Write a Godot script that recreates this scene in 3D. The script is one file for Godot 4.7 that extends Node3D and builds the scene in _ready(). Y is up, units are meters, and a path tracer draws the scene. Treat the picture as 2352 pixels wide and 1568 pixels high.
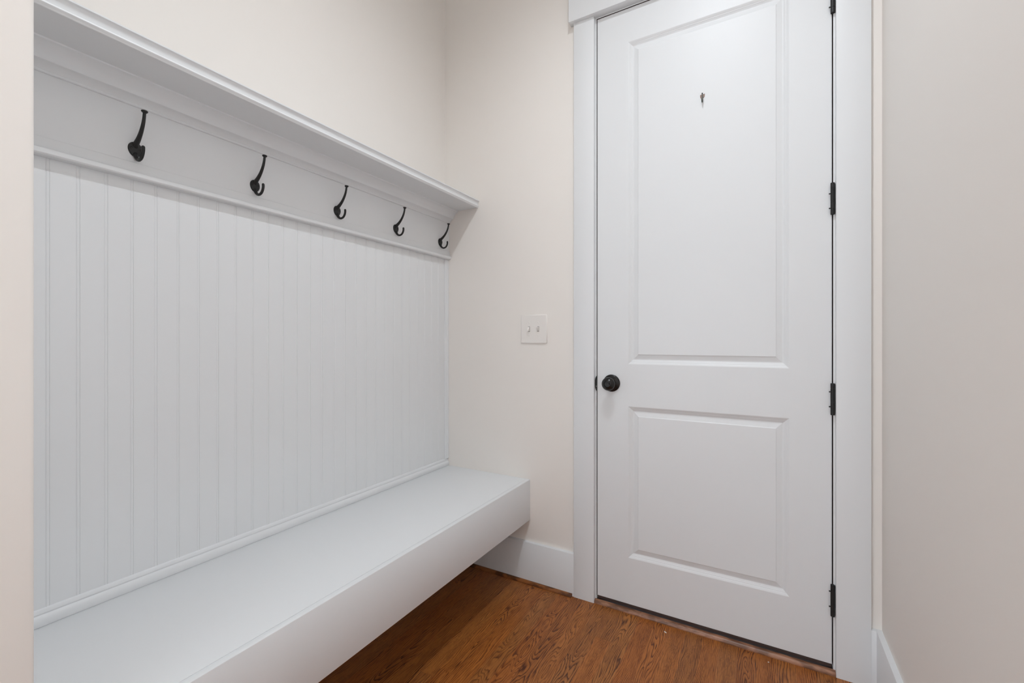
extends Node3D
# A mudroom corner: built-in bench, beadboard, coat shelf with five hooks, two-panel door.
# x runs along the door wall, z towards the viewer, y up; metres.

const FY := -0.0065      # top of the wood floor
const CY := 3.18         # ceiling
const W := 1.755         # right wall
const ZE := 1.589        # where the bench meets the end wall
const NICHE := 0.5       # the end wall's free edge
const PLANK := 0.058
const WOOD_LIGHT := Color(0.690, 0.425, 0.200)
const WOOD_DROP := Color(0.400, 0.300, 0.160)

const WZ0 := 1.2      # opening added in the right wall, outside the picture, for fill light
const WZ1 := 1.72
const WY0 := 0.95
const WY1 := 1.5

const RY0 := 0.05     # unglazed opening added in the hall's rear wall for fill light
const RY1 := 1.7

const COLD := Color(0.936, 0.967, 0.996)
const FILL_SKY := 5.0
const LAMP := 1.8
const FILL_UPLIGHT := 3.8  # strength of the added pendant that fills from the ceiling

var white: StandardMaterial3D
var wall_paint: StandardMaterial3D
var ceiling_paint: StandardMaterial3D
var black: StandardMaterial3D
var bronze: StandardMaterial3D
var plate_white: StandardMaterial3D
var wood: StandardMaterial3D
var strip_wood: StandardMaterial3D
var threshold_wood: StandardMaterial3D
var sweep_brown: StandardMaterial3D
var used := {}


func _ready() -> void:
	# ---- camera, sky, lamps, exposure
	var cam := Camera3D.new()
	cam.name = "camera"
	add_child(cam)
	var near := 0.05
	var size := 2.0 * near * 784.0 / 1012.63
	cam.set_frustum(size, Vector2(0, -3.02 / 1568.0 * size), near, 60.0)
	cam.position = Vector3(1.4256, 1.1022, 1.8043)
	cam.rotation.y = 0.5176
	cam.current = true
	var env := Environment.new()
	env.background_mode = Environment.BG_COLOR
	env.background_color = COLD
	env.background_energy_multiplier = FILL_SKY
	env.ambient_light_source = Environment.AMBIENT_SOURCE_DISABLED
	env.tonemap_mode = Environment.TONE_MAPPER_LINEAR
	env.tonemap_exposure = 0.9
	env.sdfgi_enabled = true
	env.ssao_enabled = true
	env.ssil_enabled = true
	var we := WorldEnvironment.new()
	we.name = "surroundings"
	we.environment = env
	add_child(we)
	materials()
	unseen_ceiling_light(Vector3(1.22, CY, 1.06), LAMP, "unseen round downlight in the ceiling, out of view, lighting the door end of the mudroom")
	fill_uplight(Vector3(0.9, CY, 3.3), FILL_UPLIGHT)

	room()
	floor_planks()
	door()
	door_trim()
	baseboards()
	bench()
	beadboard()
	coat_shelf()
	coat_hooks()
	light_switch()
	small_things()


# ------------------------------------------------------------------ naming
func numbered(called: String) -> String:
	var n: int = used.get(called, 0)
	used[called] = n + 1
	return called if n == 0 else "%s_%03d" % [called, n]


func tag(o: Node3D, label: String, category: String, group := "", kind := "") -> Node3D:
	o.set_meta("label", label)
	o.set_meta("category", category)
	if group:
		o.set_meta("group", group)
	if kind:
		o.set_meta("kind", kind)
	return o


func base(called: String, at := Vector3.ZERO) -> Node3D:
	var o := Node3D.new()
	o.name = numbered(called)
	o.position = at
	add_child(o)
	return o


func put(called: String, st: SurfaceTool, m: Material, parent: Node3D = self, label := "") -> MeshInstance3D:
	var o := MeshInstance3D.new()
	o.name = numbered(called) if parent == self else called
	o.mesh = st.commit()
	o.material_override = m
	parent.add_child(o, true)
	if label:
		o.set_meta("label", label)
	return o


# ------------------------------------------------------------------ shapes
func begin() -> SurfaceTool:
	var st := SurfaceTool.new()
	st.begin(Mesh.PRIMITIVE_TRIANGLES)
	return st


func tri(st: SurfaceTool, p: Array, n: Array, uv: Array = []) -> void:
	var g: Vector3 = (p[1] - p[0]).cross(p[2] - p[0])
	if g.length_squared() < 1e-18:
		return
	var order := [0, 1, 2] if g.dot(n[0] + n[1] + n[2]) < 0.0 else [0, 2, 1]
	for i in order:
		st.set_normal(n[i])
		st.set_uv(uv[i] if uv else Vector2.ZERO)
		st.add_vertex(p[i])


func quad(st: SurfaceTool, a: Vector3, b: Vector3, c: Vector3, d: Vector3, n: Vector3, uv: Array = []) -> void:
	tri(st, [a, b, c], [n, n, n], [uv[0], uv[1], uv[2]] if uv else [])
	tri(st, [a, c, d], [n, n, n], [uv[0], uv[2], uv[3]] if uv else [])


func quad4(st: SurfaceTool, p: Array, n: Array, uv: Array = []) -> void:
	tri(st, [p[0], p[1], p[2]], [n[0], n[1], n[2]], [uv[0], uv[1], uv[2]] if uv else [])
	tri(st, [p[0], p[2], p[3]], [n[0], n[2], n[3]], [uv[0], uv[2], uv[3]] if uv else [])


# a closed outline in the (u, v) plane drawn out along w from t0 to t1; mitres slant the ends
func extrude(st: SurfaceTool, prof: PackedVector2Array, o: Vector3, u: Vector3, v: Vector3, w: Vector3, t0: float, t1: float, m0 := Vector2.ZERO, m1 := Vector2.ZERO, soft := 40.0) -> void:
	var pts := prof.duplicate()
	var area := 0.0
	var n := pts.size()
	for i in n:
		area += pts[i].cross(pts[(i + 1) % n])
	if area < 0.0:
		pts.reverse()
	var en := []
	for i in n:
		var d := (pts[(i + 1) % n] - pts[i]).normalized()
		en.append(Vector2(d.y, -d.x))
	var run := 0.0
	for i in n:
		var j := (i + 1) % n
		var na: Vector2 = en[i]
		var nb: Vector2 = en[i]
		var before: Vector2 = en[(i + n - 1) % n]
		var after: Vector2 = en[j]
		if absf(rad_to_deg(before.angle_to(en[i]))) < soft:
			na = (before + en[i]).normalized()
		if absf(rad_to_deg(after.angle_to(en[i]))) < soft:
			nb = (after + en[i]).normalized()
		var pa := o + u * pts[i].x + v * pts[i].y
		var pb := o + u * pts[j].x + v * pts[j].y
		var step := pts[i].distance_to(pts[j])
		var a0 := t0 + m0.dot(pts[i])
		var b0 := t0 + m0.dot(pts[j])
		var a1 := t1 + m1.dot(pts[i])
		var b1 := t1 + m1.dot(pts[j])
		var ma := u * na.x + v * na.y
		var mb := u * nb.x + v * nb.y
		quad4(st, [pa + w * a0, pb + w * b0, pb + w * b1, pa + w * a1], [ma, mb, mb, ma], [Vector2(a0, run), Vector2(b0, run + step), Vector2(b1, run + step), Vector2(a1, run)])
		run += step
	var idx := Geometry2D.triangulate_polygon(pts)
	for k in range(0, idx.size(), 3):
		var p0 := []
		var p1 := []
		var uvs := []
		for q in 3:
			var e := pts[idx[k + q]]
			p0.append(o + u * e.x + v * e.y + w * (t0 + m0.dot(e)))
			p1.append(o + u * e.x + v * e.y + w * (t1 + m1.dot(e)))
			uvs.append(e)
		tri(st, p0, [-w, -w, -w], uvs)
		tri(st, p1, [w, w, w], uvs)


func rounded(x0: float, y0: float, x1: float, y1: float, r: float, seg := 2) -> PackedVector2Array:
	var out := PackedVector2Array()
	if r <= 0.0:
		return PackedVector2Array([Vector2(x0, y0), Vector2(x1, y0), Vector2(x1, y1), Vector2(x0, y1)])
	for c in [[x1 - r, y0 + r, -PI / 2], [x1 - r, y1 - r, 0.0], [x0 + r, y1 - r, PI / 2], [x0 + r, y0 + r, PI]]:
		for k in seg + 1:
			var a: float = c[2] + PI / 2 * k / seg
			out.append(Vector2(c[0] + r * cos(a), c[1] + r * sin(a)))
	return out


# a box whose four long edges (those along axis) are rounded
func bar(st: SurfaceTool, lo: Vector3, hi: Vector3, axis := 1, r := 0.0) -> void:
	match axis:
		0: extrude(st, rounded(lo.y, lo.z, hi.y, hi.z, r), Vector3.ZERO, Vector3.UP, Vector3.BACK, Vector3.RIGHT, lo.x, hi.x)
		1: extrude(st, rounded(lo.x, lo.z, hi.x, hi.z, r), Vector3.ZERO, Vector3.RIGHT, Vector3.BACK, Vector3.UP, lo.y, hi.y)
		2: extrude(st, rounded(lo.x, lo.y, hi.x, hi.y, r), Vector3.ZERO, Vector3.RIGHT, Vector3.UP, Vector3.BACK, lo.z, hi.z)


# (radius, height) turned about an axis
func lathe(st: SurfaceTool, prof: Array, o: Vector3, axis: Vector3, seg := 32, soft := 45.0) -> void:
	var side := axis.cross(Vector3.UP if absf(axis.y) < 0.9 else Vector3.RIGHT).normalized()
	var other := axis.cross(side).normalized()
	var n := prof.size()
	var en := []
	for i in n - 1:
		var d: Vector2 = (prof[i + 1] - prof[i]).normalized()
		en.append(Vector2(d.y, -d.x))
	for i in n - 1:
		var na: Vector2 = en[i]
		var nb: Vector2 = en[i]
		if i > 0 and absf(rad_to_deg((en[i - 1] as Vector2).angle_to(en[i]))) < soft:
			na = (en[i - 1] + en[i]).normalized()
		if i < n - 2 and absf(rad_to_deg((en[i + 1] as Vector2).angle_to(en[i]))) < soft:
			nb = (en[i + 1] + en[i]).normalized()
		for s in seg:
			var a := TAU * s / seg
			var b := TAU * (s + 1) / seg
			var da := side * cos(a) + other * sin(a)
			var db := side * cos(b) + other * sin(b)
			var p: Vector2 = prof[i]
			var q: Vector2 = prof[i + 1]
			quad4(st, [o + da * p.x + axis * p.y, o + db * p.x + axis * p.y, o + db * q.x + axis * q.y, o + da * q.x + axis * q.y],
				[da * na.x + axis * na.y, db * na.x + axis * na.y, db * nb.x + axis * nb.y, da * nb.x + axis * nb.y])


# a smooth tube through points, with rounded ends
func tube(st: SurfaceTool, path: Array, radii: Array, seg := 14, fine := 5, flat := 1.0) -> void:
	var pts := []
	var rad := []
	var n := path.size()
	for i in n - 1:
		for k in fine:
			var t := float(k) / fine
			var p0: Vector3 = path[maxi(i - 1, 0)]
			var p3: Vector3 = path[mini(i + 2, n - 1)]
			pts.append((path[i] as Vector3).cubic_interpolate(path[i + 1], p0, p3, t))
			rad.append(lerpf(radii[i], radii[i + 1], t))
	pts.append(path[n - 1])
	rad.append(radii[n - 1])
	# round ends
	var head: Vector3 = (pts[0] - pts[1]).normalized()
	var tail: Vector3 = (pts[-1] - pts[-2]).normalized()
	var first: Vector3 = pts[0]
	var last: Vector3 = pts[-1]
	var ra: float = rad[0]
	var rb: float = rad[-1]
	for k in [30.0, 60.0, 88.0]:
		pts.push_front(first + head * ra * sin(deg_to_rad(k)))
		rad.push_front(ra * cos(deg_to_rad(k)))
		pts.append(last + tail * rb * sin(deg_to_rad(k)))
		rad.append(rb * cos(deg_to_rad(k)))
	var rings := []
	var norms := []
	var up := Vector3(0, 0, 1)
	for i in pts.size():
		var d: Vector3 = (pts[mini(i + 1, pts.size() - 1)] - pts[maxi(i - 1, 0)]).normalized()
		var s := (up - d * up.dot(d)).normalized()
		if s.length() < 0.5:
			s = d.cross(Vector3.UP).normalized()
		var o := d.cross(s)
		var ring := []
		var nn := []
		var slope := 0.0
		if i > 0 and i < pts.size() - 1:
			slope = (rad[i - 1] - rad[i + 1]) / maxf((pts[i + 1] - pts[i - 1]).length(), 1e-6)
		for k in seg:
			var a := TAU * k / seg
			var e := s * cos(a) * flat + o * sin(a)
			ring.append(pts[i] + e * rad[i])
			nn.append((s * cos(a) / flat + o * sin(a) + d * slope).normalized())
		rings.append(ring)
		norms.append(nn)
	for i in pts.size() - 1:
		for k in seg:
			var j := (k + 1) % seg
			quad4(st, [rings[i][k], rings[i][j], rings[i + 1][j], rings[i + 1][k]], [norms[i][k], norms[i][j], norms[i + 1][j], norms[i + 1][k]])


# an outline in (u, v) raised in steps: each step is (scale, height); closed by its last outline
func dome(st: SurfaceTool, outline: PackedVector2Array, steps: Array, o: Vector3, u: Vector3, v: Vector3, w: Vector3) -> void:
	var n := outline.size()
	for s in steps.size() - 1:
		var a: Vector2 = steps[s]
		var b: Vector2 = steps[s + 1]
		for i in n:
			var j := (i + 1) % n
			var p := [o + (u * outline[i].x + v * outline[i].y) * a.x + w * a.y, o + (u * outline[j].x + v * outline[j].y) * a.x + w * a.y,
				o + (u * outline[j].x + v * outline[j].y) * b.x + w * b.y, o + (u * outline[i].x + v * outline[i].y) * b.x + w * b.y]
			var out_a := (u * outline[i].x + v * outline[i].y).normalized()
			var out_b := (u * outline[j].x + v * outline[j].y).normalized()
			var run := (b.x - a.x) * outline[i].length()
			var rise := b.y - a.y
			var e := Vector2(rise, -run).normalized()
			var na := (out_a * e.x + w * e.y).normalized()
			var nb := (out_b * e.x + w * e.y).normalized()
			quad4(st, p, [na, nb, nb, na])
	var last: Vector2 = steps[-1]
	for i in n:
		var j := (i + 1) % n
		tri(st, [o + w * last.y, o + (u * outline[i].x + v * outline[i].y) * last.x + w * last.y, o + (u * outline[j].x + v * outline[j].y) * last.x + w * last.y], [w, w, w])


func oval(rx: float, ry: float, n := 28, egg := 0.0) -> PackedVector2Array:
	var out := PackedVector2Array()
	for i in n:
		var a := TAU * i / n
		out.append(Vector2(rx * cos(a) * (1.0 + egg * sin(a)), ry * sin(a)))
	return out


# ------------------------------------------------------------------ materials
func paint(c: Color, rough: float, relief := 0.0, freq := 0.02, spec := 0.5) -> StandardMaterial3D:
	var m := StandardMaterial3D.new()
	m.albedo_color = c
	m.roughness = rough
	m.metallic_specular = spec
	if relief > 0.0:
		var noise := FastNoiseLite.new()
		noise.seed = 7
		noise.frequency = freq
		noise.fractal_octaves = 3
		var t := NoiseTexture2D.new()
		t.width = 512
		t.height = 512
		t.seamless = true
		t.noise = noise
		m.heightmap_enabled = true
		m.heightmap_texture = t
		m.heightmap_scale = relief
		m.uv1_triplanar = true
		m.uv1_world_triplanar = true
		m.uv1_scale = Vector3.ONE * 4.0
	return m


func materials() -> void:
	white = paint(Color(0.907, 0.911, 0.915), 0.42)
	wall_paint = paint(Color(0.953, 0.930, 0.906), 0.75)
	ceiling_paint = paint(Color(0.91, 0.91, 0.90), 0.9)
	black = paint(Color(0.075, 0.075, 0.078), 0.5)
	bronze = paint(Color(0.06, 0.058, 0.058), 0.24)
	plate_white = paint(Color(0.942, 0.922, 0.902), 0.4)
	sweep_brown = paint(Color(0.26, 0.20, 0.185), 0.6)
	wood = StandardMaterial3D.new()
	wood.albedo_texture = wood_texture()
	wood.roughness = 0.38
	wood.metallic_specular = 0.45
	strip_wood = StandardMaterial3D.new()
	strip_wood.albedo_texture = strip_texture(3, Color(0.56, 0.34, 0.17), Color(0.34, 0.19, 0.085))
	strip_wood.uv1_scale = Vector3(1.0, 20.0, 1.0)
	strip_wood.roughness = 0.38
	threshold_wood = StandardMaterial3D.new()
	threshold_wood.albedo_texture = strip_texture(9, Color(0.66, 0.47, 0.36), Color(0.46, 0.31, 0.225))
	threshold_wood.uv1_scale = Vector3(1.0, 20.0, 1.0)
	threshold_wood.roughness = 0.33


func strip_texture(seed_: int, light: Color, dark: Color) -> ImageTexture:
	var noise := FastNoiseLite.new()
	noise.seed = seed_
	noise.frequency = 0.02
	noise.fractal_octaves = 4
	var im := noise.get_image(128, 512, false, false, true)
	im.rotate_90(CLOCKWISE)
	im.resize(1024, 256, Image.INTERPOLATE_CUBIC)
	im.crop(1024, 128)
	var out := Image.create_empty(1024, 128, false, Image.FORMAT_RGB8)
	for y in 128:
		for x in 1024:
			out.set_pixel(x, y, light.lerp(dark, smoothstep(0.3, 0.75, im.get_pixel(x, y).r)))
	return ImageTexture.create_from_image(out)


# 32 oak boards side by side, 64 pixels (58 mm) wide and 1024 pixels (0.93 m) long:
# growth rings cut at a slant, pores drawn out along the grain
func wood_texture() -> ImageTexture:
	var bw := 64
	var nb := 32
	var h := 1024
	var w := bw * nb
	var bend := noise_bytes(21, w, h, 0.017, 6, 2)
	var slow := noise_bytes(22, w, h, 0.014, 5, 2)
	var pore := noise_bytes(23, w, h, 0.32, 22, 2)
	var fine := noise_bytes(24, w, h, 0.11, 7, 2)
	var rng := RandomNumberGenerator.new()
	rng.seed = 11
	var data := PackedByteArray()
	data.resize(w * h * 3)
	for b in nb:
		var kind := (b * 7 + 3) % 5
		var x0 := rng.randf_range(-0.014, 0.014)
		var slant := rng.randf_range(0.015, 0.045) * (1.0 if rng.randf() < 0.5 else -1.0)
		var d0 := rng.randf_range(-0.014, 0.004)
		var gap := rng.randf_range(0.0044, 0.0070)
		var wave := rng.randf_range(0.014, 0.024)
		if kind == 1 or kind == 3:      # straight grain
			x0 = rng.randf_range(0.045, 0.08) * (1.0 if rng.randf() < 0.5 else -1.0)
			gap = rng.randf_range(0.0032, 0.0052)
			wave = 0.016
		var swell := rng.randf_range(12.0, 22.0)
		var ph := rng.randf_range(0.0, TAU)
		var tone := rng.randf_range(-1.0, 1.0)
		var hue := rng.randf_range(-1.0, 1.0)
		var lr := WOOD_LIGHT.r + 0.022 * tone + 0.010 * hue
		var lg := WOOD_LIGHT.g + 0.018 * tone - 0.008 * hue
		var lb := WOOD_LIGHT.b + 0.008 * tone - 0.016 * hue
		for y in h:
			var z := y * 0.93 / h
			var d := d0 + slant * z + 0.008 * sin(z * swell + ph)
			var row := y * w + b * bw
			var at := row * 3
			for x in bw:
				var i := row + x
				var n1 := bend[i] * 0.00784 - 1.0
				var n2 := slow[i] * 0.00784 - 1.0
				var n3 := pore[i] * 0.00784 - 1.0
				var n4 := fine[i] * 0.00784 - 1.0
				var xx := (x - 32) * 0.000906 - x0 + n2 * 0.008
				var dd := d + n1 * wave
				var ring := sqrt(xx * xx + dd * dd) / gap + n4 * 0.16
				var band := 0.5 + 0.5 * sin(floorf(ring) * 12.9898 + b)
				ring -= floorf(ring)
				var line := ring * ring * ring * ring
				if ring > 0.90:
					line *= (1.0 - ring) / 0.10
				line *= 0.75 + 0.6 * band
				var dark := clampf(line * 1.15 + maxf(0.0, n3 - 0.02) * 0.62 + n2 * 0.10 + n4 * 0.06 + 0.02, 0.0, 1.0)
				data[at] = int(clampf(lr - dark * WOOD_DROP.r, 0.0, 1.0) * 255.0)
				data[at + 1] = int(clampf(lg - dark * WOOD_DROP.g, 0.0, 1.0) * 255.0)
				data[at + 2] = int(clampf(lb - dark * WOOD_DROP.b, 0.0, 1.0) * 255.0)
				at += 3
	return ImageTexture.create_from_image(Image.create_from_data(w, h, false, Image.FORMAT_RGB8, data))


# noise drawn out `long` times along the board
func noise_bytes(seed_: int, w: int, h: int, freq: float, long: int, octaves: int) -> PackedByteArray:
	var noise := FastNoiseLite.new()
	noise.seed = seed_
	noise.frequency = freq
	noise.fractal_octaves = octaves
	var im := noise.get_image(w, maxi(h / long, 8), false, false, true)
	im.convert(Image.FORMAT_L8)
	im.resize(w, h, Image.INTERPOLATE_CUBIC)
	return im.get_data()


# ------------------------------------------------------------------ the setting
func box(st: SurfaceTool, x0: float, y0: float, z0: float, x1: float, y1: float, z1: float) -> void:
	bar(st, Vector3(x0, y0, z0), Vector3(x1, y1, z1))


func room() -> void:
	var st := begin()
	box(st, -0.12, FY, -0.12, 0.0, CY, ZE)
	tag(put("wall_left", st, wall_paint), "pale greige wall above the coat shelf, behind the bench", "wall", "", "structure")
	st = begin()
	box(st, -0.12, FY, -0.12, 0.7935, CY, 0.0)
	box(st, 1.6465, FY, -0.12, W + 0.12, CY, 0.0)
	box(st, 0.7935, 2.4825, -0.12, 1.6465, CY, 0.0)
	tag(put("wall_back", st, wall_paint), "pale greige wall that holds the white door", "wall", "", "structure")
	st = begin()
	box(st, W, FY, 0.0, W + 0.12, CY, WZ0)
	box(st, W, FY, WZ1, W + 0.12, CY, 5.2)
	box(st, W, FY, WZ0, W + 0.12, WY0, WZ1)
	box(st, W, WY1, WZ0, W + 0.12, CY, WZ1)
	tag(put("wall_right", st, wall_paint), "plain pale greige wall at the right of the door", "wall", "", "structure")
	st = begin()
	extrude(st, rounded(-2.2, ZE, NICHE, ZE + 0.12, 0.006, 3), Vector3.ZERO, Vector3.RIGHT, Vector3.BACK, Vector3.UP, FY, CY)
	tag(put("wall_end", st, wall_paint), "narrow edge of the end wall at the left side of the picture", "wall", "", "structure")
	st = begin()
	box(st, -2.32, FY, ZE, -2.2, CY, 5.2)
	tag(put("wall_hall", st, wall_paint), "greige side wall of the hall behind the viewer", "wall", "", "structure")
	# unseen rear wall of the hall, with an opening added for fill daylight
	st = begin()
	box(st, -2.32, FY, 5.2, -1.5, CY, 5.32)
	box(st, 1.2, FY, 5.2, W + 0.12, CY, 5.32)
	box(st, -1.5, FY, 5.2, 1.2, RY0, 5.32)
	box(st, -1.5, RY1, 5.2, 1.2, CY, 5.32)
	tag(put("wall_rear", st, wall_paint), "greige rear wall of the hall, around an opening added for fill daylight", "wall", "", "structure")
	opening("added_trim_4", Vector3(-0.15, RY0, 5.26), 2.7, RY1 - RY0, 0.0, "white lining of the wide opening in the rear hall wall, added for fill daylight")
	opening("added_trim_5", Vector3(W + 0.06, WY0, (WZ0 + WZ1) / 2), WZ1 - WZ0, WY1 - WY0, PI / 2, "white lining of the small opening beside the viewer, added to light the bench side")
	st = begin()
	box(st, -2.32, CY, -0.12, W + 0.12, CY + 0.12, 5.32)
	tag(put("ceiling", st, ceiling_paint), "flat white ceiling over mudroom and hall", "ceiling", "", "structure")


# a plain cased opening, out of view, added to let fill daylight in
func opening(called: String, at: Vector3, wide: float, high: float, turn: float, label: String) -> void:
	var o := base(called, at)
	o.rotation.y = turn
	tag(o, label, "opening", "", "structure")
	var st: SurfaceTool
	for s in [-1, 1]:
		st = begin()
		bar(st, Vector3(s * (wide / 2 - 0.01) - 0.01, 0.0, -0.07), Vector3(s * (wide / 2 - 0.01) + 0.01, high, 0.07), 1, 0.003)
		put("side_lining", st, white, o)
	for y in [0.0, high - 0.02]:
		st = begin()
		bar(st, Vector3(0.02 - wide / 2, y, -0.07), Vector3(wide / 2 - 0.02, y + 0.02, 0.07), 0, 0.003)
		put("cross_lining", st, white, o)


func floor_planks() -> void:
	var fl := base("floor")
	tag(fl, "brown stained oak strip floor with strong grain in front of the door", "floor", "", "structure")
	var st := begin()
	box(st, -2.32, FY - 0.12, -0.12, W + 0.12, FY - 0.016, 5.32)
	put("subfloor", st, sweep_brown, fl)
	# the hall's boards, behind the viewer, run on as one piece
	st = begin()
	var n := int((W + 2.2) / PLANK)
	for i in n + 1:
		var x := -2.2 + i * PLANK
		var x1 := minf(x + PLANK - 0.0004, W)
		var c := (i * 13) % 32
		for k in 4:
			var z := 1.72 + k * 0.87
			var ya := FY
			quad(st, Vector3(x, ya, z), Vector3(x1, ya, z), Vector3(x1, ya, z + 0.87), Vector3(x, ya, z + 0.87), Vector3.UP,
				[Vector2((c + 0.03) / 32.0, 0.02), Vector2((c + 0.97) / 32.0, 0.02), Vector2((c + 0.97) / 32.0, 0.955), Vector2((c + 0.03) / 32.0, 0.955)])
	var rest := put("hall_boards", st, wood, fl)
	rest.set_meta("kind", "stuff")
	# boards of the mudroom, each its own piece
	var cuts := {3: 0.185, 5: 0.40, 14: 0.35, 15: 0.216, 20: 0.74, 9: 0.70}
	var rng := RandomNumberGenerator.new()
	rng.seed = 5
	for k in 31:
		var x0 := 0.013 + PLANK * k
		var x1 := minf(x0 + PLANK, W)
		if k == 0:
			x0 = 0.0
		var z := 0.0
		var first := true
		while z < 1.70:
			var l := rng.randf_range(0.55, 0.90)
			if first:
				l = cuts.get(k, l + 0.02)
			var z1 := minf(z + minf(l, 0.9), 1.72)
			if 1.72 - z1 < 0.15:
				z1 = 1.72 if 1.72 - z <= 0.9 else 1.5
			var col := (k * 11 + 2) % 32 if first else rng.randi_range(0, 31)
			var off := 0.01 if first else rng.randf_range(0.0, 0.99 - (z1 - z) / 0.93)
			if off < 0.0:
				off = 0.0
			put("plank", plank(x0, x1, z, z1, col, off), wood, fl)
			z = z1
			first = false


func plank(x0: float, x1: float, z0: float, z1: float, col: int, off: float) -> SurfaceTool:
	var st := begin()
	var g := 0.00005
	var c := 0.0004
	var y := FY
	var xa := x0 + g
	var xb := x1 - g
	var za := z0 + g
	var zb := z1 - g
	var uv := func(x: float, z: float) -> Vector2: return Vector2((col + 0.02 + 0.96 * (x - x0) / PLANK) / 32.0, off + (z - z0) / 0.93)
	var put_quad := func(a: Vector3, b: Vector3, cc: Vector3, d: Vector3, n: Vector3) -> void:
		quad(st, a, b, cc, d, n, [uv.call(a.x, a.z), uv.call(b.x, b.z), uv.call(cc.x, cc.z), uv.call(d.x, d.z)])
	put_quad.call(Vector3(xa + c, y, za + c), Vector3(xb - c, y, za + c), Vector3(xb - c, y, zb - c), Vector3(xa + c, y, zb - c), Vector3.UP)
	var e := 0.0002
	var lo := y - 0.016
	for s in [[xa, xa + c, -1.0], [xb, xb - c, 1.0]]:
		put_quad.call(Vector3(s[0], y - e, za), Vector3(s[1], y, za + c), Vector3(s[1], y, zb - c), Vector3(s[0], y - e, zb), Vector3(s[2] * 0.4, 0.9, 0).normalized())
		put_quad.call(Vector3(s[0], lo, za), Vector3(s[0], y - e, za), Vector3(s[0], y - e, zb), Vector3(s[0], lo, zb), Vector3(s[2], 0, 0))
	for s in [[za, za + c, -1.0], [zb, zb - c, 1.0]]:
		put_quad.call(Vector3(xa, y - e, s[0]), Vector3(xb, y - e, s[0]), Vector3(xb - c, y, s[1]), Vector3(xa + c, y, s[1]), Vector3(0, 0.9, s[2] * 0.4).normalized())
		put_quad.call(Vector3(xa, lo, s[0]), Vector3(xb, lo, s[0]), Vector3(xb, y - e, s[0]), Vector3(xa, y - e, s[0]), Vector3(0, 0, s[2]))
	return st


# a ceiling downlight out of view, lighting the door end and casting its shadows
func unseen_ceiling_light(at: Vector3, energy: float, label: String) -> void:
	var o := base("unseen_ceiling_light", at)
	tag(o, label, "light")
	var st := begin()
	lathe(st, [Vector2(0.045, -0.001), Vector2(0.085, -0.001), Vector2(0.085, -0.006), Vector2(0.080, -0.010), Vector2(0.050, -0.010), Vector2(0.045, -0.006), Vector2(0.045, -0.001)], Vector3.ZERO, Vector3.UP, 40)
	put("rim", st, white, o)
	st = begin()
	lathe(st, [Vector2(0.0, -0.005), Vector2(0.046, -0.005), Vector2(0.046, -0.001), Vector2(0.0, -0.001)], Vector3.ZERO, Vector3.UP, 32)
	put("lens", st, glow_material(), o)
	var l := SpotLight3D.new()
	l.name = "lamp"
	l.position = Vector3(0, -0.03, 0)
	l.rotation.x = -PI / 2
	l.spot_angle = 75.0
	l.spot_angle_attenuation = 1.0
	l.spot_range = 12.0
	l.spot_attenuation = 2.0
	l.light_color = COLD
	l.light_energy = energy
	l.light_size = 0.025
	l.shadow_enabled = true
	o.add_child(l)


# added fill light: an unseen hanging bowl that brightens the ceiling from below
func fill_uplight(at: Vector3, energy: float) -> void:
	var o := base("fill_pendant", at)
	tag(o, "bowl shaped pendant added for fill light in the hall behind the viewer", "light")
	var st := begin()
	lathe(st, [Vector2(0.0, 0.0), Vector2(0.06, 0.0), Vector2(0.06, -0.015), Vector2(0.045, -0.03), Vector2(0.0, -0.03)], Vector3.ZERO, Vector3.UP, 24)
	for k in 3:
		var a := TAU * k / 3.0
		var d := Vector3(cos(a), 0, sin(a))
		tube(st, [Vector3(0, -0.02, 0) + d * 0.03, Vector3(0, -0.4, 0) + d * 0.13, Vector3(0, -0.76, 0) + d * 0.225], [0.002, 0.002, 0.002], 6, 2)
	put("hanger", st, black, o)
	st = begin()
	lathe(st, [Vector2(0.0, -0.86), Vector2(0.08, -0.85), Vector2(0.16, -0.82), Vector2(0.21, -0.78), Vector2(0.23, -0.74), Vector2(0.225, -0.74), Vector2(0.20, -0.78), Vector2(0.15, -0.81), Vector2(0.08, -0.835), Vector2(0.0, -0.84)], Vector3.ZERO, Vector3.UP, 40)
	put("bowl", st, white, o)
	st = begin()
	lathe(st, [Vector2(0.0, -0.80), Vector2(0.12, -0.80), Vector2(0.12, -0.785), Vector2(0.0, -0.785)], Vector3.ZERO, Vector3.UP, 32)
	put("lamp_disc", st, glow_material(), o)
	var l := SpotLight3D.new()
	l.name = "lamp"
	l.position = Vector3(0, -0.74, 0)
	l.rotation.x = PI / 2
	l.spot_angle = 85.0
	l.spot_range = 12.0
	l.spot_attenuation = 2.0
	l.light_color = COLD
	l.light_energy = energy
	l.light_size = 0.1
	l.shadow_enabled = true
	o.add_child(l)


func glow_material() -> StandardMaterial3D:
	var glow := StandardMaterial3D.new()
	glow.albedo_color = Color(0.95, 0.95, 0.95)
	glow.emission_enabled = true
	glow.emission = COLD
	glow.emission_energy_multiplier = 2.0
	return glow


# ------------------------------------------------------------------ the door
const DL := 0.8143
const DR := 1.6252
const DB := 0.0225
const DT := 2.4612

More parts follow.
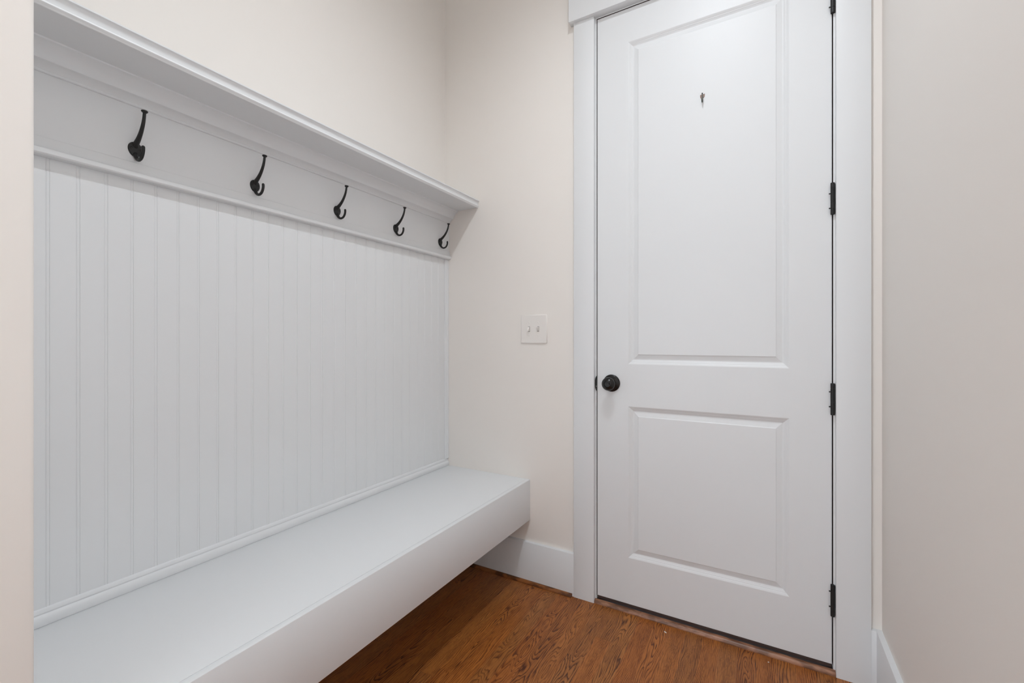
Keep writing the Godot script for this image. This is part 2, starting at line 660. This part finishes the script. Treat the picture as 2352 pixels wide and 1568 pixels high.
func door() -> void:
	var d := base("door_1")
	tag(d, "tall white two-panel door with black knob and black hinges", "door", "", "structure")
	var panels := [[DL + 0.1311, 1.0037, DR - 0.1200, 2.3225], [DL + 0.1311, 0.2117, DR - 0.1200, 0.8316]]
	# slab: stiles and rails round the two panels
	var st := begin()
	var f := Vector3(0, 0, 1)
	var rect := func(x0: float, y0: float, x1: float, y1: float) -> void:
		quad(st, Vector3(x0, y0, 0), Vector3(x1, y0, 0), Vector3(x1, y1, 0), Vector3(x0, y1, 0), f)
	var c := 0.0015
	var pl: float = panels[0][0]
	var pr: float = panels[0][2]
	rect.call(DL + c, DB + c, pl, DT - c)
	rect.call(pr, DB + c, DR - c, DT - c)
	rect.call(pl, DB + c, pr, 0.2117)
	rect.call(pl, 0.8316, pr, 1.0037)
	rect.call(pl, 2.3225, pr, DT - c)
	var ring0 := [Vector3(DL, DB, -c), Vector3(DR, DB, -c), Vector3(DR, DT, -c), Vector3(DL, DT, -c)]
	var ring1 := [Vector3(DL + c, DB + c, 0), Vector3(DR - c, DB + c, 0), Vector3(DR - c, DT - c, 0), Vector3(DL + c, DT - c, 0)]
	var side := [Vector3.DOWN, Vector3.RIGHT, Vector3.UP, Vector3.LEFT]
	for i in 4:
		var j := (i + 1) % 4
		var back := Vector3(0, 0, -0.044 + c)
		quad(st, ring0[i], ring0[j], ring1[j], ring1[i], (side[i] + f).normalized())
		quad(st, ring0[i], ring0[j], ring0[j] + back, ring0[i] + back, side[i])
	quad(st, Vector3(DL, DB, -0.044), Vector3(DR, DB, -0.044), Vector3(DR, DT, -0.044), Vector3(DL, DT, -0.044), -f)
	put("slab", st, white, d)
	# moulded panels: (inset from the panel's edge, depth)
	var steps := [Vector2(0, 0), Vector2(0.002, -0.0006), Vector2(0.006, -0.0028), Vector2(0.0095, -0.0052), Vector2(0.0108, -0.0053), Vector2(0.014, -0.0075), Vector2(0.0185, -0.0098),
		Vector2(0.0205, -0.0100), Vector2(0.024, -0.0093), Vector2(0.038, -0.0052), Vector2(0.0405, -0.0032), Vector2(0.0415, -0.0030)]
	for p in panels:
		st = begin()
		for s in steps.size() - 1:
			var a: Vector2 = steps[s]
			var b: Vector2 = steps[s + 1]
			var qa := inset(p, a)
			var qb := inset(p, b)
			var run := b.x - a.x
			var fall := b.y - a.y
			for i in 4:
				var j := (i + 1) % 4
				var n: Vector3 = (side[i] * fall + f * run).normalized()
				quad(st, qa[i], qa[j], qb[j], qb[i], n)
		var q := inset(p, steps[-1])
		quad(st, q[0], q[1], q[2], q[3], f)
		put("panel", st, white, d)
	# rubber sweep under the slab
	st = begin()
	bar(st, Vector3(DL + 0.001, 0.0105, -0.040), Vector3(DR - 0.001, DB + 0.0005, -0.0025), 0, 0.001)
	put("door_sweep", st, sweep_brown, d, "dark brown sweep strip along the door's bottom edge")
	# jambs and stops
	for s in [[0.7935, 0.8113, 1.0], [1.6285, 1.6465, -1.0]]:
		st = begin()
		bar(st, Vector3(s[0], FY, -0.12), Vector3(s[1], 2.4645, 0.0), 1, 0.0008)
		put("jamb", st, white, d)
		st = begin()
		var xs: float = s[1] if s[2] > 0 else s[0] - 0.012
		box(st, xs, FY, -0.09, xs + 0.012, 2.4645, -0.046)
		put("door_stop", st, white, d)
		st = begin()
		var xw: float = s[1] if s[2] > 0 else s[0] - 0.0008
		box(st, xw, 0.02, -0.0455, xw + 0.0008, 2.4640, -0.0012)  # thin dark lining on the jamb, keeps the gap line dark
		put("dark_gap_lining", st, sweep_brown, d, "thin dark lining in the gap beside the door")
	st = begin()
	bar(st, Vector3(0.7935, 2.4645, -0.12), Vector3(1.6465, 2.4825, 0.0), 0, 0.0008)
	put("head_jamb", st, white, d)
	st = begin()
	box(st, 0.8122, 2.4637, -0.0455, 1.6276, 2.4645, -0.0012)  # same dark lining under the head jamb
	put("dark_gap_lining", st, sweep_brown, d, "thin dark lining in the gap above the door")
	st = begin()
	box(st, 0.8113, 2.4525, -0.09, 1.6285, 2.4645, -0.046)
	put("door_stop", st, white, d)
	# knob
	var kc := Vector3(0.8769, 0.9235, 0.0)
	st = begin()
	lathe(st, [Vector2(0.0355, 0.0), Vector2(0.0358, 0.003), Vector2(0.0345, 0.0062), Vector2(0.031, 0.0078), Vector2(0.017, 0.0088), Vector2(0.0135, 0.0105), Vector2(0.0122, 0.016), Vector2(0.0122, 0.026),
		Vector2(0.014, 0.0305), Vector2(0.0195, 0.034), Vector2(0.0245, 0.0385), Vector2(0.0267, 0.0435), Vector2(0.0272, 0.0475), Vector2(0.0266, 0.0510), Vector2(0.0258, 0.0522), Vector2(0.0245, 0.0535), Vector2(0.0225, 0.0563),
		Vector2(0.0185, 0.0600), Vector2(0.0150, 0.0622), Vector2(0.0122, 0.0630), Vector2(0.0116, 0.0625), Vector2(0.0113, 0.0600), Vector2(0.0, 0.0600)], kc, Vector3.BACK, 48)
	var knob := put("knob", st, bronze, d, "black round door knob on a round rosette")
	st = begin()
	extrude(st, PackedVector2Array([Vector2(-0.0095, -0.001), Vector2(-0.006, -0.0032), Vector2(0.006, -0.0032), Vector2(0.0095, -0.001), Vector2(0.0095, 0.0012), Vector2(0.006, 0.0052), Vector2(-0.006, 0.0052), Vector2(-0.0095, 0.0012)]), kc, Vector3.RIGHT, Vector3.UP, Vector3.BACK, 0.0595, 0.0665)
	put("turn_button", st, bronze, knob)
	st = begin()
	lathe(st, [Vector2(0.0022, 0.0), Vector2(0.0022, 0.0085), Vector2(0.0016, 0.009), Vector2(0.0, 0.009)], kc + Vector3(0.021, 0, 0), Vector3.BACK, 12)
	put("rosette_screw", st, black, knob)
	# latch strike: a curved black lip on the edge of the left jamb
	st = begin()
	var lip := PackedVector2Array()
	for k in 17:
		var a := PI / 2 + PI * k / 16.0
		lip.append(Vector2(0.0095 * cos(a) * (0.55 + 0.45 * absf(cos(a))), 0.033 * sin(a)))
	extrude(st, lip, Vector3(0.8138, 0.919, 0), Vector3.RIGHT, Vector3.UP, Vector3.BACK, -0.004, 0.0028)
	var strike := put("strike_plate", st, bronze, d, "black latch strike lip on the left jamb")
	st = begin()
	lathe(st, [Vector2(0.0018, 0.0), Vector2(0.0016, 0.0010), Vector2(0.0, 0.0014)], Vector3(0.8112, 0.907, 0.0028), Vector3.BACK, 10)
	var steel := paint(Color(0.75, 0.75, 0.74), 0.3)
	steel.metallic = 0.9
	put("screw", st, steel, strike)
	# spring hinges
	var heights := [2.2400, 1.5718, 0.9064, 0.2387]
	var pegs := [[0.35, 0.80], [0.34, 0.80], [0.27, 0.74], [0.22, 0.70]]
	for i in 4:
		var yb: float = heights[i] - 0.0527
		st = begin()
		var o := Vector3(1.6265, yb, 0.0062)
		var r := 0.0061
		var prof := [Vector2(0.0, 0.0), Vector2(r * 0.9, 0.0), Vector2(r, 0.0008)]
		for g in [0.018, 0.043, 0.088]:
			prof.append_array([Vector2(r, g - 0.0006), Vector2(r * 0.9, g - 0.0003), Vector2(r * 0.9, g + 0.0003), Vector2(r, g + 0.0006)])
		prof.append_array([Vector2(r, 0.1046), Vector2(r * 0.85, 0.1054), Vector2(0.0, 0.1054)])
		lathe(st, prof, o, Vector3.UP, 24, 30)
		var hinge := put("hinge", st, black, d)
		st = begin()
		bar(st, Vector3(1.6262, yb + 0.002, -0.003), Vector3(1.6292, yb + 0.1025, 0.0045), 1, 0.0006)
		bar(st, Vector3(1.6292, yb + 0.002, 0.0), Vector3(1.6337, yb + 0.1025, 0.0030), 1, 0.0006)
		put("leaf", st, black, hinge)
		for q in pegs[i]:
			st = begin()
			lathe(st, [Vector2(0.0, 0.0), Vector2(0.0015, 0.0), Vector2(0.0016, 0.0022), Vector2(0.0024, 0.0030), Vector2(0.0024, 0.0048), Vector2(0.0016, 0.0058), Vector2(0.0, 0.0060)], Vector3(1.6218, yb + 0.1054 * (1.0 - q), 0.0075), Vector3.LEFT, 12)
			put("tension_pin", st, black, hinge)


func inset(p: Array, s: Vector2) -> Array:
	return [Vector3(p[0] + s.x, p[1] + s.x, s.y), Vector3(p[2] - s.x, p[1] + s.x, s.y), Vector3(p[2] - s.x, p[3] - s.x, s.y), Vector3(p[0] + s.x, p[3] - s.x, s.y)]


func door_trim() -> void:
	var t := base("trim_1")
	tag(t, "flat white casing boards round the door with a thicker head board", "door casing", "", "structure")
	for s in [[0.7145, 0.8056], [1.6346, 1.7258]]:
		var st := begin()
		bar(st, Vector3(s[0], FY, 0), Vector3(s[1], 2.4684, 0.018), 1, 0.0012)
		put("side_casing", st, white, t)
	var st2 := begin()
	bar(st2, Vector3(0.6985, 2.4686, 0), Vector3(1.742, 2.62, 0.0355), 0, 0.0012)
	put("head_casing", st2, white, t)
	# wood strip at the foot of the door
	var o := base("trim_2")
	tag(o, "rounded brown wood threshold strip along the foot of the door", "threshold", "", "structure")
	var st := begin()
	var prof := PackedVector2Array([Vector2(0, FY), Vector2(0.0175, FY)])
	for k in 7:
		var a := PI / 2 * k / 6.0
		prof.append(Vector2(0.0055 + 0.012 * cos(a), FY + 0.002 + 0.0118 * sin(a)))
	prof.append(Vector2(0, FY + 0.0138))
	extrude(st, prof, Vector3(0, 0, 0.0), Vector3.BACK, Vector3.UP, Vector3.RIGHT, 0.8066, 1.6340)
	put("front_strip", st, threshold_wood, o)
	st = begin()
	box(st, 0.8113, FY - 0.016, -0.12, 1.6285, 0.0045, 0.0)
	put("sill", st, sweep_brown, o)


func baseboards() -> void:
	var st := begin()
	extrude(st, base_profile(), Vector3.ZERO, Vector3.BACK, Vector3.UP, Vector3.RIGHT, 0.0, 0.7145)
	extrude(st, base_profile(), Vector3.ZERO, Vector3.BACK, Vector3.UP, Vector3.RIGHT, 1.7258, W - 0.016)
	tag(put("baseboard_back", st, white), "white baseboard on the door wall, running under the bench end", "baseboard", "", "structure")
	st = begin()
	extrude(st, base_profile(), Vector3(W, 0, 0), Vector3.LEFT, Vector3.UP, Vector3.BACK, 0.0, 5.2)
	tag(put("baseboard_right", st, white), "white baseboard along the right wall", "baseboard", "", "structure")
	st = begin()
	extrude(st, base_profile(), Vector3.ZERO, Vector3.RIGHT, Vector3.UP, Vector3.BACK, 0.016, ZE)
	tag(put("baseboard_left", st, white), "white baseboard in the dark under the bench", "baseboard", "", "structure")
	# brown shoe moulding
	st = begin()
	var prof := PackedVector2Array([Vector2(0.016, FY), Vector2(0.030, FY)])
	for k in 6:
		var a := PI / 2 * k / 5.0
		prof.append(Vector2(0.016 + 0.014 * cos(a), FY + 0.001 + 0.0112 * sin(a)))
	extrude(st, prof, Vector3.ZERO, Vector3.BACK, Vector3.UP, Vector3.RIGHT, 0.030, 0.7075)
	tag(put("trim_3", st, strip_wood), "brown wood shoe moulding at the foot of the door wall's baseboard", "shoe moulding", "", "structure")


func base_profile() -> PackedVector2Array:
	return PackedVector2Array([Vector2(0, FY), Vector2(0.016, FY), Vector2(0.016, 0.1755), Vector2(0.0152, 0.1770), Vector2(0.0135, 0.1776), Vector2(0, 0.1780)])


# ------------------------------------------------------------------ bench, panelling, shelf
func bench() -> void:
	var o := base("bench")
	tag(o, "long white built-in bench with deep front board below the beadboard", "bench")
	var st := begin()
	bar(st, Vector3(0.0005, 0.443, 0.0005), Vector3(0.4752, 0.4617, ZE), 2, 0.0004)
	put("seat", st, white, o)
	st = begin()
	bar(st, Vector3(0.4756, 0.2763, 0.0005), Vector3(0.4944, 0.4619, ZE), 2, 0.0016)
	put("front_board", st, white, o)
	st = begin()
	bar(st, Vector3(0.0005, 0.36, 0.02), Vector3(0.02, 0.443, ZE), 2, 0.001)
	put("ledger", st, white, o)


func beadboard() -> void:
	var o := base("beadboard")
	tag(o, "white vertical beadboard between coat rail and bench", "panelling")
	var g0 := 1.4567
	var gs := 0.0512
	var f := 0.016
	for i in range(-3, 29):
		var hi := g0 - i * gs + 0.0029
		var lo := hi - gs
		if lo > ZE - 0.004:
			continue
		hi = minf(hi, ZE)
		lo = maxf(lo, 0.0)
		# across the board: V joint, flat, V groove, bead, V joint
		var q := PackedVector2Array([Vector2(0.0005, lo), Vector2(f - 0.0011, lo), Vector2(f, lo + 0.0007)])
		if hi - lo > gs - 0.001:
			q.append_array([Vector2(f, hi - 0.0068), Vector2(f - 0.0011, hi - 0.0058), Vector2(f - 0.0004, hi - 0.0046), Vector2(f, hi - 0.0029), Vector2(f - 0.0004, hi - 0.0012), Vector2(f - 0.0011, hi)])
		else:
			q.append(Vector2(f, hi - 0.0008))
		q.append(Vector2(0.0005, hi))
		var st := begin()
		extrude(st, q, Vector3.ZERO, Vector3.RIGHT, Vector3.BACK, Vector3.UP, 0.4622, 1.5146)
		put("board", st, white, o)
	# moulding along the bench and up the corner: (across, out)
	var st2 := begin()
	var low := PackedVector2Array([Vector2(0.016, 0.4622), Vector2(0.0255, 0.4622), Vector2(0.0262, 0.466), Vector2(0.0262, 0.474), Vector2(0.0252, 0.480), Vector2(0.0228, 0.4845), Vector2(0.0205, 0.4865), Vector2(0.0205, 0.4885), Vector2(0.0218, 0.4895), Vector2(0.0215, 0.493), Vector2(0.0195, 0.4975), Vector2(0.016, 0.4995)])
	extrude(st2, low, Vector3.ZERO, Vector3.RIGHT, Vector3.UP, Vector3.BACK, 0.0, ZE, Vector2.ZERO, Vector2.ZERO, 24.0)
	put("bottom_trim", st2, white, o)
	st2 = begin()
	var cor := PackedVector2Array([Vector2(0.016, 0.0), Vector2(0.0258, 0.0), Vector2(0.0264, 0.003), Vector2(0.0262, 0.008), Vector2(0.0245, 0.0122), Vector2(0.0208, 0.0142), Vector2(0.0208, 0.0158), Vector2(0.0218, 0.0168), Vector2(0.0212, 0.0195), Vector2(0.0195, 0.0225), Vector2(0.016, 0.0242)])
	extrude(st2, cor, Vector3.ZERO, Vector3.RIGHT, Vector3.BACK, Vector3.UP, 0.4995, 1.5146, Vector2.ZERO, Vector2.ZERO, 24.0)
	put("corner_trim", st2, white, o)


func coat_shelf() -> void:
	var o := base("coat_shelf")
	tag(o, "white wall shelf on crown moulding above the row of coat hooks", "shelf")
	var st := begin()
	bar(st, Vector3(0.0005, 1.7535, 0.0005), Vector3(0.2, 1.7880, ZE), 2, 0.0)
	put("shelf_board", st, white, o)
	st = begin()
	var edge := PackedVector2Array([Vector2(0.2, 1.7525), Vector2(0.2052, 1.7525), Vector2(0.2066, 1.7535), Vector2(0.2076, 1.7560), Vector2(0.2096, 1.7580), Vector2(0.2108, 1.7605), Vector2(0.2100, 1.7630), Vector2(0.2082, 1.7645), Vector2(0.2058, 1.7650),
		Vector2(0.2060, 1.7720), Vector2(0.2074, 1.7780), Vector2(0.2098, 1.7822), Vector2(0.2122, 1.7838), Vector2(0.2134, 1.7845), Vector2(0.2134, 1.7875), Vector2(0.2128, 1.7882), Vector2(0.2, 1.7882)])
	extrude(st, edge, Vector3.ZERO, Vector3.RIGHT, Vector3.UP, Vector3.BACK, 0.0005, ZE, Vector2.ZERO, Vector2.ZERO, 24.0)
	put("edge_moulding", st, white, o)
	st = begin()
	var crown := PackedVector2Array([Vector2(0.0005, 1.699), Vector2(0.0325, 1.699), Vector2(0.0345, 1.7005), Vector2(0.0350, 1.7030), Vector2(0.0342, 1.7048), Vector2(0.0372, 1.7085), Vector2(0.0430, 1.7128), Vector2(0.0500, 1.7160), Vector2(0.0550, 1.7175), Vector2(0.0562, 1.7186), Vector2(0.0563, 1.7200),
		Vector2(0.0585, 1.7265), Vector2(0.0630, 1.7360), Vector2(0.0700, 1.7435), Vector2(0.0790, 1.7485), Vector2(0.0848, 1.7500), Vector2(0.0858, 1.7535), Vector2(0.0005, 1.7535)])
	extrude(st, crown, Vector3.ZERO, Vector3.RIGHT, Vector3.UP, Vector3.BACK, 0.0005, ZE, Vector2.ZERO, Vector2.ZERO, 24.0)
	put("crown_moulding", st, white, o)
	st = begin()
	bar(st, Vector3(0.0005, 1.530, 0.0005), Vector3(0.028, 1.700, ZE), 2, 0.0)
	put("hook_board", st, white, o)
	st = begin()
	var rail := PackedVector2Array([Vector2(0.0005, 1.5148), Vector2(0.0335, 1.5148), Vector2(0.0370, 1.5157), Vector2(0.0398, 1.5185), Vector2(0.0408, 1.5220), Vector2(0.0408, 1.5268), Vector2(0.0400, 1.5292), Vector2(0.0384, 1.5304), Vector2(0.0338, 1.5312), Vector2(0.0332, 1.5330), Vector2(0.0326, 1.5380), Vector2(0.0316, 1.5450), Vector2(0.0312, 1.5520), Vector2(0.0308, 1.5552), Vector2(0.0298, 1.5566), Vector2(0.0275, 1.5570), Vector2(0.0005, 1.5570)])
	extrude(st, rail, Vector3.ZERO, Vector3.RIGHT, Vector3.UP, Vector3.BACK, 0.0005, ZE, Vector2.ZERO, Vector2.ZERO, 24.0)
	put("rail_moulding", st, white, o)


func coat_hooks() -> void:
	var o := base("coat_hook", Vector3(0.028, 1.5895, 1.3007))
	# side profile in x (out) and y (up) from the plate's centre
	var st := begin()
	dome(st, oval(0.0152, 0.0190, 32, 0.10), [Vector2(1, 0), Vector2(1, 0.0018), Vector2(0.93, 0.0034), Vector2(0.5, 0.0044), Vector2(0.02, 0.0047)], Vector3.ZERO, Vector3.BACK, Vector3.UP, Vector3.RIGHT)
	put("back_plate", st, black, o)
	st = begin()
	tube(st, [Vector3(0.0015, 0.008, 0), Vector3(0.0075, 0.0145, 0), Vector3(0.0185, 0.0222, 0), Vector3(0.0300, 0.0328, 0), Vector3(0.0398, 0.0455, 0), Vector3(0.0465, 0.0575, 0), Vector3(0.0505, 0.0690, 0), Vector3(0.0525, 0.0790, 0), Vector3(0.0530, 0.0815, 0)],
		[0.0064, 0.0062, 0.0054, 0.0047, 0.0042, 0.0039, 0.0036, 0.0035, 0.0040], 14, 4)
	lathe(st, [Vector2(0.0, 0.0), Vector2(0.0030, 0.0), Vector2(0.0055, 0.0018), Vector2(0.0070, 0.0036), Vector2(0.0071, 0.0052), Vector2(0.0060, 0.0066), Vector2(0.0, 0.0072)], Vector3(0.0529, 0.0800, 0), Vector3(0.07, 1, 0).normalized(), 20)
	put("upper_prong", st, black, o)
	st = begin()
	tube(st, [Vector3(0.0020, -0.0125, 0), Vector3(0.0050, -0.0185, 0), Vector3(0.0110, -0.0258, 0), Vector3(0.0190, -0.0302, 0), Vector3(0.0275, -0.0305, 0), Vector3(0.0360, -0.0272, 0), Vector3(0.0425, -0.0195, 0), Vector3(0.0455, -0.0105, 0), Vector3(0.0455, -0.0030, 0)],
		[0.0058, 0.0052, 0.0044, 0.0040, 0.0039, 0.0039, 0.0039, 0.0040, 0.0041], 14, 4)
	put("lower_prong", st, black, o)
	for s in [-1, 1]:
		st = begin()
		lathe(st, [Vector2(0.0026, 0.0), Vector2(0.0025, 0.0008), Vector2(0.0014, 0.0014), Vector2(0.0011, 0.0006), Vector2(0.0, 0.0006)], Vector3(0.0040, 0.0015, s * 0.0095), Vector3.RIGHT, 14)
		put("screw", st, bronze, o)
	var zs := [1.3007, 0.9948, 0.6850, 0.3788, 0.0737]
	var says := ["black double coat hook nearest the camera, largest of the five on the white rail", "black double coat hook second from the left on the white rail", "black double coat hook in the middle of the five on the white rail",
		"black double coat hook second from the room corner on the white rail", "black double coat hook in the room corner, last of the five on the rail"]
	for i in 5:
		var h: Node3D = o
		if i > 0:
			h = o.duplicate()
			h.name = numbered("coat_hook")
			add_child(h)
		h.position.z = zs[i]
		tag(h, says[i], "coat hook", "black coat hooks under the white shelf")


func light_switch() -> void:
	var c := Vector3(0.5150, 1.1529, 0.0)
	var o := base("light_switch", c)
	tag(o, "white double toggle light switch on the wall left of the door", "light switch")
	var st := begin()
	var hw := 0.0666
	var hh := 0.0650
	var outline := rounded(-hw, -hh, hw, hh, 0.004, 3)
	dome(st, outline, [Vector2(1, 0), Vector2(1, 0.0030), Vector2(0.985, 0.0050), Vector2(0.955, 0.0060), Vector2(0.92, 0.0062)], Vector3.ZERO, Vector3.RIGHT, Vector3.UP, Vector3.BACK)
	put("plate", st, plate_white, o)
	var slot := paint(Color(0.48, 0.46, 0.45), 0.6)
	for s in [[-0.0232, -1.0], [0.0232, 1.0]]:
		var x: float = s[0]
		var d: float = s[1]
		st = begin()
		bar(st, Vector3(x - 0.0050, -0.0120, 0.0056), Vector3(x + 0.0050, 0.0120, 0.0064), 1, 0.0003)
		put("slot", st, slot, o)
		# toggle: a tapered lever leaning up or down
		st = begin()
		var lever := PackedVector2Array([Vector2(0.0060, -0.0105), Vector2(0.0100, -0.0090), Vector2(0.0195, 0.0040), Vector2(0.0200, 0.0085), Vector2(0.0180, 0.0105), Vector2(0.0110, 0.0098), Vector2(0.0060, 0.0105)])
		if d < 0:
			for k in lever.size():
				lever[k].y = -lever[k].y
		extrude(st, lever, Vector3(x, 0, 0), Vector3.BACK, Vector3.UP, Vector3.RIGHT, -0.0042, 0.0042, Vector2(0.06, 0), Vector2(-0.06, 0))
		put("toggle", st, plate_white, o)
		for y in [-0.0300, 0.0300]:
			st = begin()
			lathe(st, [Vector2(0.0031, 0.0), Vector2(0.0030, 0.0008), Vector2(0.0018, 0.0014), Vector2(0.0, 0.0015)], Vector3(x, y, 0.0059), Vector3.BACK, 14)
			put("screw", st, plate_white, o)


func small_things() -> void:
	# little hook on the door's upper panel
	var o := base("door_hook", Vector3(1.2262, 2.0165, -0.003))
	tag(o, "tiny worn metal hook stuck on the upper door panel", "hook")
	var tan_m := paint(Color(0.62, 0.53, 0.49), 0.7)
	var grey := paint(Color(0.42, 0.43, 0.41), 0.35)
	grey.metallic = 0.6
	var st := begin()
	dome(st, PackedVector2Array([Vector2(-0.0082, 0.006), Vector2(-0.003, 0.0085), Vector2(0.004, 0.0078), Vector2(0.0085, 0.0088), Vector2(0.0080, -0.001), Vector2(0.0052, -0.0045), Vector2(0.001, -0.0072), Vector2(-0.0045, -0.0078), Vector2(-0.0075, -0.002)]), [Vector2(1, 0), Vector2(1, 0.0015), Vector2(0.85, 0.0022)], Vector3(0, 0.0075, 0), Vector3.RIGHT, Vector3.UP, Vector3.BACK)
	put("pad", st, tan_m, o)
	st = begin()
	tube(st, [Vector3(0, 0.0185, 0.003), Vector3(0, 0.0120, 0.0045), Vector3(0.0005, 0.0, 0.0045), Vector3(0.0005, -0.0100, 0.0055), Vector3(0.0005, -0.0165, 0.010), Vector3(0.0005, -0.0150, 0.0160), Vector3(0.0005, -0.0090, 0.0175)], [0.0017, 0.0020, 0.0021, 0.0030, 0.0030, 0.0026, 0.0024], 12, 4)
	put("hook", st, grey, o)
	st = begin()
	lathe(st, [Vector2(0.0, -0.001), Vector2(0.0022, 0.0), Vector2(0.0024, 0.0014), Vector2(0.0, 0.0026)], Vector3(0, 0.0170, 0.0045), Vector3.BACK, 12)
	put("pin", st, black, o)
	# crumbs of paint on the floor
	var chip := paint(Color(0.90, 0.86, 0.82), 0.6)
	for c in [[Vector3(1.1028, FY, 0.0613), 0.0062, 0.0028, "white paint crumb on the wood floor before the middle of the door", 0.6], [Vector3(1.4420, FY, 0.0480), 0.0028, 0.0016, "tiny pale crumb on the wood floor near the door's hinge side", -0.4]]:
		st = begin()
		dome(st, oval(c[1], c[2], 9, 0.2), [Vector2(1, 0), Vector2(0.9, 0.0012), Vector2(0.4, 0.0018)], Vector3.ZERO, Vector3.RIGHT, Vector3.FORWARD, Vector3.UP)
		var m := put("paint_crumb", st, chip)
		m.position = c[0]
		m.rotation.y = -c[4]
		tag(m, c[3], "crumb")
